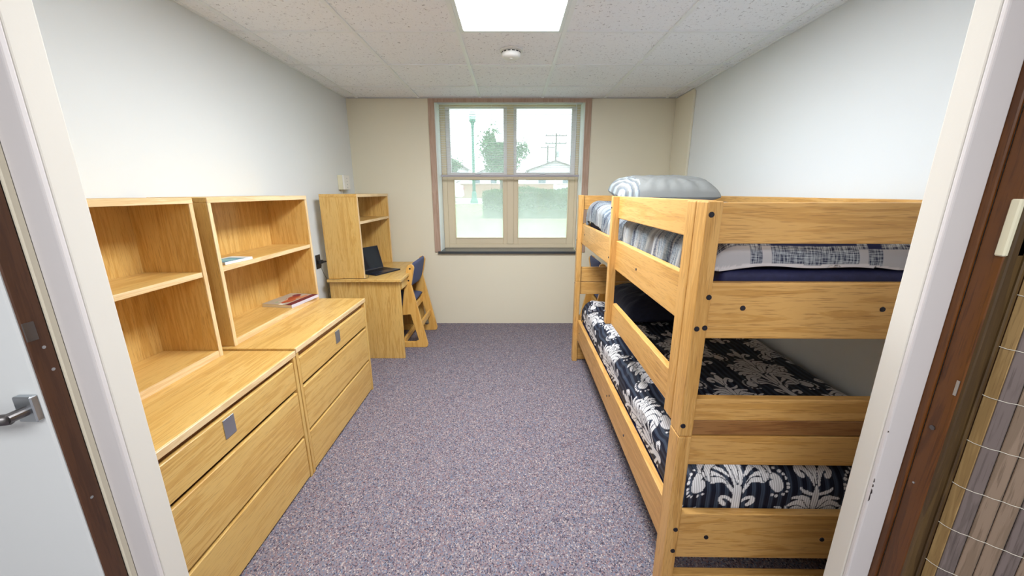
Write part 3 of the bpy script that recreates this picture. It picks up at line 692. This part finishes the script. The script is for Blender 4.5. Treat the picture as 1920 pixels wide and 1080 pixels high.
st = (np.sin(Sg*2*np.pi/.030) > .15)
pal[..., :3] = np.where(st[..., None], (.045, .060, .095), (.009, .011, .026)); pal[mk > .5, :3] = (.80, .79, .81)
m_duvet = vcol_mat('damask_duvet', .55, stripe=2*np.pi/.0075)
dv = grid_mesh('duvet', P, m_duvet, {'pattern': ('FLOAT_COLOR', pal), 'cloth': ('FLOAT_VECTOR', np.stack([Sg, Tg, 0*Sg], -1))})
tag(dv, 'navy striped duvet with white damask flowers on the lower bunk', 'duvet')
# ---- upper comforter
r_ = .075; q_ = r_*math.pi/2
sa = np.linspace(-q_-.075, .84+q_+.02, 300); ta = np.linspace(-q_-.020, 1.82+q_+.02, 620)
px, dx_ = prof(sa, .84, r_, 0); py, dy_ = prof(ta, 1.82, r_, 0)
Sg, Tg = np.meshgrid(sa, ta, indexing='ij'); X = .137+px[:, None]+0*Tg; Y = .128+py[None, :]+0*Sg
gath = np.sin(Tg*38+3*np.sin(Tg*6.1)+Sg*8)*.6+np.sin(Tg*83+4*np.sin(Tg*7)+Sg*14)*.4
edge = np.exp(-((Sg+.07)/.13)**2)
ztop = 1.318+.052*np.clip((Y-1.25)/.5, 0, 1)
Z = ztop-dx_[:, None]-dy_[None, :]+.008*fbm(Sg, Tg, 10, 31, 3)*np.clip(1-(dx_[:, None]+dy_[None, :])*7, .1, 1)+edge*.009*gath
hem = .006*np.sin(Sg*9)+.004*np.sin(Sg*23)
Z = np.where(Tg > .0, np.maximum(Z, 1.176+.006*np.sin(Tg*31)), np.maximum(Z, 1.2245)); Z = np.where((Tg < 0) & (dy_[None, :] > .05), np.maximum(Z, 1.232+hem), Z)
X = X-np.clip(dx_[:, None]*14, 0, 1)*(Sg < 0)*(.017*gath-.002)
X = np.maximum(X, .0600); X = np.where(Z < 1.2215, np.minimum(X, .0640), X) if False else X; Y = Y-np.clip(dy_[None, :]*10, 0, 1)*(Tg < 0)*(.010*fbm(Sg, Tg, 16, 33, 2)); Y = np.maximum(Y, .0495); X = np.minimum(X, BW-.046)
P = rot_bed(np.stack([X, Y, Z], -1))
xs = Sg+.137+.508     # world-like X of a cloth column
low = Tg < -.035
white_c = ((xs > .50) & (xs < .672)) | ((xs > .703) & (xs < .733)) | ((xs > .973) & (xs < 1.003)) | ((xs > 1.04) & (xs < 1.30))
Tm = np.mod(Tg+.6, .42); white_r = (Tm > .30) | ((Tm > .10) & (Tm < .14)); navy_r = (Tm > .14) & (Tm < .20)
fe = (Tg > -.080+.012*(Sg < .33)) & (Tg < -.02)
pal = np.zeros(Sg.shape+(4,)); pal[..., 3] = 1; wv = np.ones(Sg.shape)
pal[..., :3] = (.05, .06, .11)
W_ = (.40, .39, .41); NV = (.012, .015, .055)
both = np.where(Tg < 0, white_c & ~fe, white_c & white_r); pal[both, :3] = W_; wv[both] = 0
nv = np.where(Tg < -.02, fe & ~white_c, navy_r & ~white_c) & (Sg > .05); pal[nv, :3] = NV; wv[nv] = 0
side = (Sg < .02) & (Tg > 0.0)
kk_ = np.floor((Tg+.35*Sg+.012*np.sin(Tg*17+Sg*20)+.004*np.sin(Tg*60+Sg*40))/.0085).astype(int)
hs = np.random.default_rng(8).integers(0, 6, 500)[np.clip(kk_+80, 0, 499)]; band = np.mod(Tg+.3*Sg, .34) < .12
PAL = np.array([(.46, .52, .56), (.24, .31, .37), (.05, .07, .12), (.38, .40, .41), (.17, .24, .30), (.33, .40, .45)])*.8
pc = PAL[hs]; pc = np.where(band[..., None], .55*pc+.45*np.array((.48, .49, .49)), pc)
pal[side, :3] = pc[side]; wv[side] = np.where(band, .1, .38)[side]
a_ = (Tg < -.02) & (Z < 1.238+hem); pal[a_, :3] = (.55, .52, .53); wv[a_] = 0
m_comf = vcol_mat('plaid_comforter', .85, weave=True)
cf = grid_mesh('comforter', P, m_comf, {'pattern': ('FLOAT_COLOR', pal), 'weave': ('FLOAT', wv), 'cloth': ('FLOAT_VECTOR', np.stack([Sg, Tg, 0*Sg], -1))}, thick=.004)
tag(cf, 'grey, white and navy plaid comforter on the upper bunk', 'comforter')
# ---- pillows
def pillow(name, c, w, d, h, rz, m, label, seed, tilt=0, wrk=.012, col=None):
    n = 120; U, V = np.meshgrid(np.linspace(-1, 1, n), np.linspace(-1, 1, n), indexing='ij')
    e = (np.clip(1-np.abs(U)**5, 0, 1)*np.clip(1-np.abs(V)**3.2, 0, 1))**.42
    pin = 1-.07*(np.abs(V)**2)*(1-np.abs(U)**2)*0-.05*(1-np.abs(U*V))*(np.maximum(abs(U), abs(V)) > 0)
    x = U*w/2*(1-.05*(1-V**2)*0); 
    wk = wrk*fbm(U*w, V*d, 22, seed, 3)*e+wrk*.7*np.sin(np.arctan2(V*d, U*w)*17)*np.clip(np.hypot(U, V)-.55, 0, 1)*e**.5
    T_ = np.stack([x, V*d/2, h/2*e+wk], -1); B_ = np.stack([x, V*d/2, -h/2*e*.4], -1)
    P = np.concatenate([T_, B_[:, ::-1]], 1)
    ct, st_ = math.cos(tilt), math.sin(tilt); Q = P.copy(); Q[..., 1] = P[..., 1]*ct-P[..., 2]*st_; Q[..., 2] = P[..., 1]*st_+P[..., 2]*ct
    pal = np.ones(P.shape[:2]+(4,)); pal[..., :3] = (.27, .28, .275)
    uu = P[..., 0]/(w/2)
    a_ = (uu < -.60) & (np.mod(uu+P[..., 1]*.9, .13) < .055); pal[a_, :3] = (.45, .52, .56)
    a_ = (uu < -.60) & (np.mod(uu+P[..., 1]*.9+.06, .13) < .02); pal[a_, :3] = (.16, .20, .26)
    o = grid_mesh(name, Q, m, {'pattern': ('FLOAT_COLOR', pal)}, thick=0); o.location = c; o.rotation_euler.z = rz
    return tag(o, label, 'pillow')
m_pil = vcol_mat('grey_pillow', .6)
pillow('pillow', (1.013, 2.64, 1.430), .62, .44, .225, R(-3), m_pil, 'plump grey pillow on the upper bunk with a striped left end', 3, R(6))
m_np = noisy('navy_pillow_cloth', (.006, .008, .024), (.013, .017, .045), 30, .8, .2, (1, 9, 1))
pillow('pillow', (1.07, 2.66, .632), .60, .50, .24, R(2), m_np, 'large dark navy pillow at the head of the lower bunk', 9, R(8))

# ------------------------------------------------ outdoors
G = .85
grass = noisy('grass', (.16, .25, .07), (.27, .36, .13), 30, .95, .6)
struct(B('lawn', grass, None, -60, 60, 4.36, 20, G-.3, G, 0))
struct(B('sidewalk', noisy('concrete', (.52, .50, .48), (.6, .58, .55), 8), None, -60, 60, 20, 27, G-.3, G+.005, 0))
struct(B('road', noisy('pale_asphalt', (.36, .29, .27), (.42, .35, .32), 6), None, -90, 90, 27, 120, G-.3, G, 0))
struct(MB().box(-2.5, -.0+WALLX+2, 4.352, 4.358, -.2, .78, 0).build('wall_foundation', hall_paint))
# long low retaining wall of brown brick across the road
bw = thing('brick_wall', (0, 40, G), 'long low tan brick wall across the road behind the lawn', 'wall')
B('masonry', noisy('tan_brick', (.42, .27, .20), (.50, .34, .25), 3), bw, -30, 30, 0, .5, 0, 1.35, .02)
B('coping', noisy('coping', (.62, .52, .45), (.66, .56, .5), 3), bw, -30, 30, -.05, .55, 1.35, 1.45, .02)
# leaves
def leafcloud(pts, size, seed):
    r = np.random.default_rng(seed); n = len(pts); a = r.normal(size=(n, 3)); a /= np.linalg.norm(a, axis=1)[:, None]; b_ = r.normal(size=(n, 3)); b_ = np.cross(a, b_); b_ /= np.linalg.norm(b_, axis=1)[:, None]
    s = size*r.uniform(.6, 1.3, (n, 1)); V = np.stack([pts-a*s, pts+b_*s*.55, pts+a*s, pts-b_*s*.55], 1).reshape(-1, 3)
    F_ = np.arange(4*n).reshape(n, 4); return V, F_
def cloud_obj(name, V, F_, m, parent):
    me = bpy.data.meshes.new(name); me.from_pydata(V.tolist(), [], F_.tolist()); me.materials.append(m); o = bpy.data.objects.new(name, me); COL.objects.link(o); o.parent = parent; o['kind'] = 'stuff'; return o
leafm = noisy('tree_leaf', (.05, .14, .05), (.10, .22, .09), 3, .7, 0); hedgem = noisy('hedge_leaf', (.05, .11, .035), (.13, .21, .07), 3, .7, 0)
trunkm = noisy('bark', (.10, .07, .05), (.16, .12, .09), 8, .9)
def tree(loc, h, rad, cz, n, size, label, seed):
    t = thing('tree', loc, label, 'tree'); r = np.random.default_rng(seed)
    MB().tube([(0, 0, 0), (.05, 0, h*.25), (0, .05, h*.5), (.1, 0, h*.75)], [.22*rad/2, .16*rad/2, .11*rad/2, .04], 10).build('trunk', trunkm, t)
    br = MB()
    for i in range(9):
        a = i*2.4; z = h*(.3+.05*i); br.tube([(0, 0, z), (math.cos(a)*rad*.4, math.sin(a)*rad*.4, z+rad*.3), (math.cos(a)*rad*.75, math.sin(a)*rad*.75, z+rad*.45)], [.07, .04, .015], 6)
    br.build('branches', trunkm, t)
    cs = r.normal(size=(26, 3)); cs = cs/np.linalg.norm(cs, axis=1)[:, None]*r.uniform(.35, .85, (26, 1))*rad; cs[:, 2] = cs[:, 2]*1.0+cz
    p = np.concatenate([c_+r.normal(size=(n//26, 3))*rad*.17 for c_ in cs]); V, F_ = leafcloud(p, size, seed)
    cloud_obj('foliage', V, F_, leafm, t); return t
tree((-.82, 34, G), 6.3, 2.2, 3.45, 9500, .13, 'full green broadleaf tree beyond the road in the middle of the window', 2)
tree((-5.6, 38, G), 4.2, .9, 2.9, 1500, .09, 'small slim tree at the left edge of the window view', 6)
# hedge
hg = thing('hedge', (0, 8.55, G), 'trimmed leafy green hedge outside the right half of the window', 'hedge')
def hedge_pts(n, r):
    p = r.uniform(0, 1, (n, 3)); P = np.zeros((n, 3)); x0, x1, d, h = -.60, 3.2, 1.0, .62
    f = r.integers(0, 5, n)
    P[:, 0] = x0+(x1-x0)*p[:, 0]; P[:, 1] = d*p[:, 1]; P[:, 2] = h*p[:, 2]
    a = f <= 1; P[a, 1] = 0; a = f == 2; P[a, 2] = h; a = f == 3; P[a, 2] = h; a = f == 4; P[a, 0] = x0
    P[:, 2] += .03*np.sin(P[:, 0]*5)+.02*np.sin(P[:, 1]*7+P[:, 0]*3); P += r.normal(size=(n, 3))*.022; 
    P[:, 2] = np.clip(P[:, 2]-.05*np.clip((x0+.15-P[:, 0])/.15, 0, 1), .01, None); return P
V, F_ = leafcloud(hedge_pts(26000, rng), .020, 5); cloud_obj('foliage', V, F_, hedgem, hg)
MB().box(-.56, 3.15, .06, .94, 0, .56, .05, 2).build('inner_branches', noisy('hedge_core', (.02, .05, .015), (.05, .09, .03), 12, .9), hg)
struct(B('trim_mulch', noisy('mulch', (.32, .2, .15), (.4, .26, .2), 20, .9), None, -.68, 3.4, 8.2, 9.7, G-.02, G+.012, .005))
# lamp post
lm = thing('street_lamp', (-1.97, 20.55, G), 'green street lamp post on the sidewalk outside the left pane', 'street lamp')
gm = mat('green_paint', (.05, .20, .16), .5)
MB().lathe([(.21, 0), (.21, .12), (.17, .2), (.13, .28), (.12, .55), (.09, .62)], 24).build('base', gm, lm)
MB().lathe([(.085, .6), (.075, 2.2), (.062, 3.75)], 20).build('pole', gm, lm, True)
MB().lathe([(.062, 3.75), (.09, 3.78), (.07, 3.85), (.10, 3.98), (.17, 4.08), (.17, 4.12)], 24).build('collar', gm, lm)
MB().lathe([(.15, 4.12), (.19, 4.3), (.15, 4.48), (.06, 4.56)], 24).build('globe', mat('lamp_globe', (.55, .72, .75), .3), lm, True)
# houses
def house(x, y, w, d, hw, hr, label, wallc, siding=(.72, .73, .74), seed=1):
    t = thing('house', (x, y, G), label, 'house')
    m = mat('siding_'+str(seed), siding, .7)
    MB().prism([(-w/2, 0), (w/2, 0), (w/2, hw), (0, hw+hr), (-w/2, hw)], 1, 0, d).build('wall', m, t)
    rm = mat('roof_'+str(seed), (.17, .15, .15), .8); e = .35; th = .14; k_ = hr/(w/2)
    for s in (-1, 1):
        MB().prism([(0, hw+hr), (0, hw+hr+th), (s*(w/2+e), hw-k_*e+th), (s*(w/2+e), hw-k_*e)], 1, -.4, d+.4).build('roof', rm, t)
    for i in range(int(hw/.35)): B('siding_board', m, t, -w/2+.05, w/2-.05, -.03, .0, .1+i*.35, .1+i*.35+.31, 0)
    for xx in (-w*.25, w*.22):
        f = B('window', mat('wtrim'+str(seed), (.8, .8, .8), .5), t, xx-.55, xx+.55, -.07, -.03, 1.2, 2.5, .01); B('pane', mat('wpane'+str(seed), (.2, .25, .3), .1), f, xx-.45, xx+.45, -.08, -.07, 1.3, 2.4, 0)
    return t
house(5.4, 48, 6.4, 9, 3.15, 1.05, 'white gabled house with a thin dark roof edge at the right of the window', 0, seed=1)
house(-9.2, 46, 6.5, 9, 3.6, 2.0, 'pale gabled house at the left edge of the window view', 0, (.78, .8, .82), 2)
house(-3.9, 60, 5.5, 8, 2.7, 1.2, 'distant pale low house behind the street lamp', 0, (.78, .8, .8), 3)
# utility poles
def pole(x, y, h, arms, label):
    t = thing('utility_pole', (x, y, G), label, 'utility pole'); pm_ = mat('pole_wood', (.13, .12, .11), .9)
    MB().cyl((0, 0, 0), (0, 0, h), .16, .11, 12).build('pole', pm_, t)
    for z, w in arms:
        a = B('crossarm', pm_, t, -w/2, w/2, -.08, .08, z, z+.12, .01)
        for i in range(4): MB().cyl((-w/2+.1+i*(w-.2)/3, 0, z+.12), (-w/2+.1+i*(w-.2)/3, 0, z+.34), .06, .04, 8).build('insulator', pm_, a)
    MB().cyl((.3, 0, h-3.4), (.3, 0, h-2.6), .2, n=12).build('transformer', mat('transformer', (.35, .42, .42), .6), t)
    return t
pole(6.75, 60, 9.1, ((8.7, 3.2), (7.6, 3.2)), 'taller utility pole with crossarms above the gabled roof')
pole(6.25, 68, 8.3, ((7.9, 2.4),), 'shorter utility pole standing left of the taller pole')
# cars
def car(x, y, rz, label, col=(.75, .76, .8)):
    t = thing('car', (x, y, G), label, 'car', None, rz); bm_ = mat('car_paint', col, .25)
    side = [(-2.2, .35), (-2.25, .75), (-2.1, .95), (-1.35, 1.02), (-.7, 1.45), (.9, 1.5), (1.75, 1.05), (2.2, .95), (2.25, .4), (2.1, .28), (-2.1, .28)]
    MB().prism(side, 1, -.88, .88, .08).build('body', bm_, t)
    gl_ = mat('car_glass', (.25, .3, .36), .1)
    for s in (-1, 1): MB().prism([(-1.2, 1.03), (-.66, 1.4), (.1, 1.43), (.1, 1.03)], 1, s*.885, s*.90).build('side_window', gl_, t); MB().prism([(.16, 1.03), (.16, 1.43), (.85, 1.43), (1.45, 1.06)], 1, s*.885, s*.90).build('side_window', gl_, t)
    MB().prism([(-1.36, 1.04), (-.74, 1.46), (-.73, 1.44), (-1.33, 1.02)], 1, -.7, .7).build('windshield', gl_, t)
    for xx in (-1.4, 1.4):
        for s in (-1, 1):
            w = MB().cyl((xx, s*.72, .33), (xx, s*.92, .33), .33, n=24).build('wheel', m_black, t); MB().cyl((xx, s*.92, .33), (xx, s*.93, .33), .19, n=16).build('hubcap', m_metal, w)
    for s in (-1, 1): B('headlight', mat('lens', (.8, .8, .85), .1), t, -2.27, -2.2, s*.65-.15, s*.65+.15, .62, .76, .02); B('tail_light', mat('tail', (.4, .05, .05), .3), t, 2.2, 2.27, s*.7-.12, s*.7+.12, .7, .85, .02)
    return t
car(-5.05, 22.8, R(8), 'pale parked car cut off by the left window frame')
# white slatted steps / porch at right
ps_ = thing('porch_steps', (3.95, 29, G), 'white outdoor steps with railing at the right edge of the window view', 'steps')
wm = mat('white_painted', (.72, .74, .78), .6)
for i in range(5): B('step', wm, ps_, -.55, 1.1, .30*i, .30*i+.42, .02, .27+.22*i, .01)
for s in (-.6, 1.15): MB().tube([(s, 0, 1.0), (s, 1.5, 1.95)], .04, 8).build('handrail', wm, ps_); [MB().cyl((s, .05+.7*i, 0), (s, .05+.7*i, 1.03+.44*i), .035, n=8).build('baluster', wm, ps_) for i in range(3)]
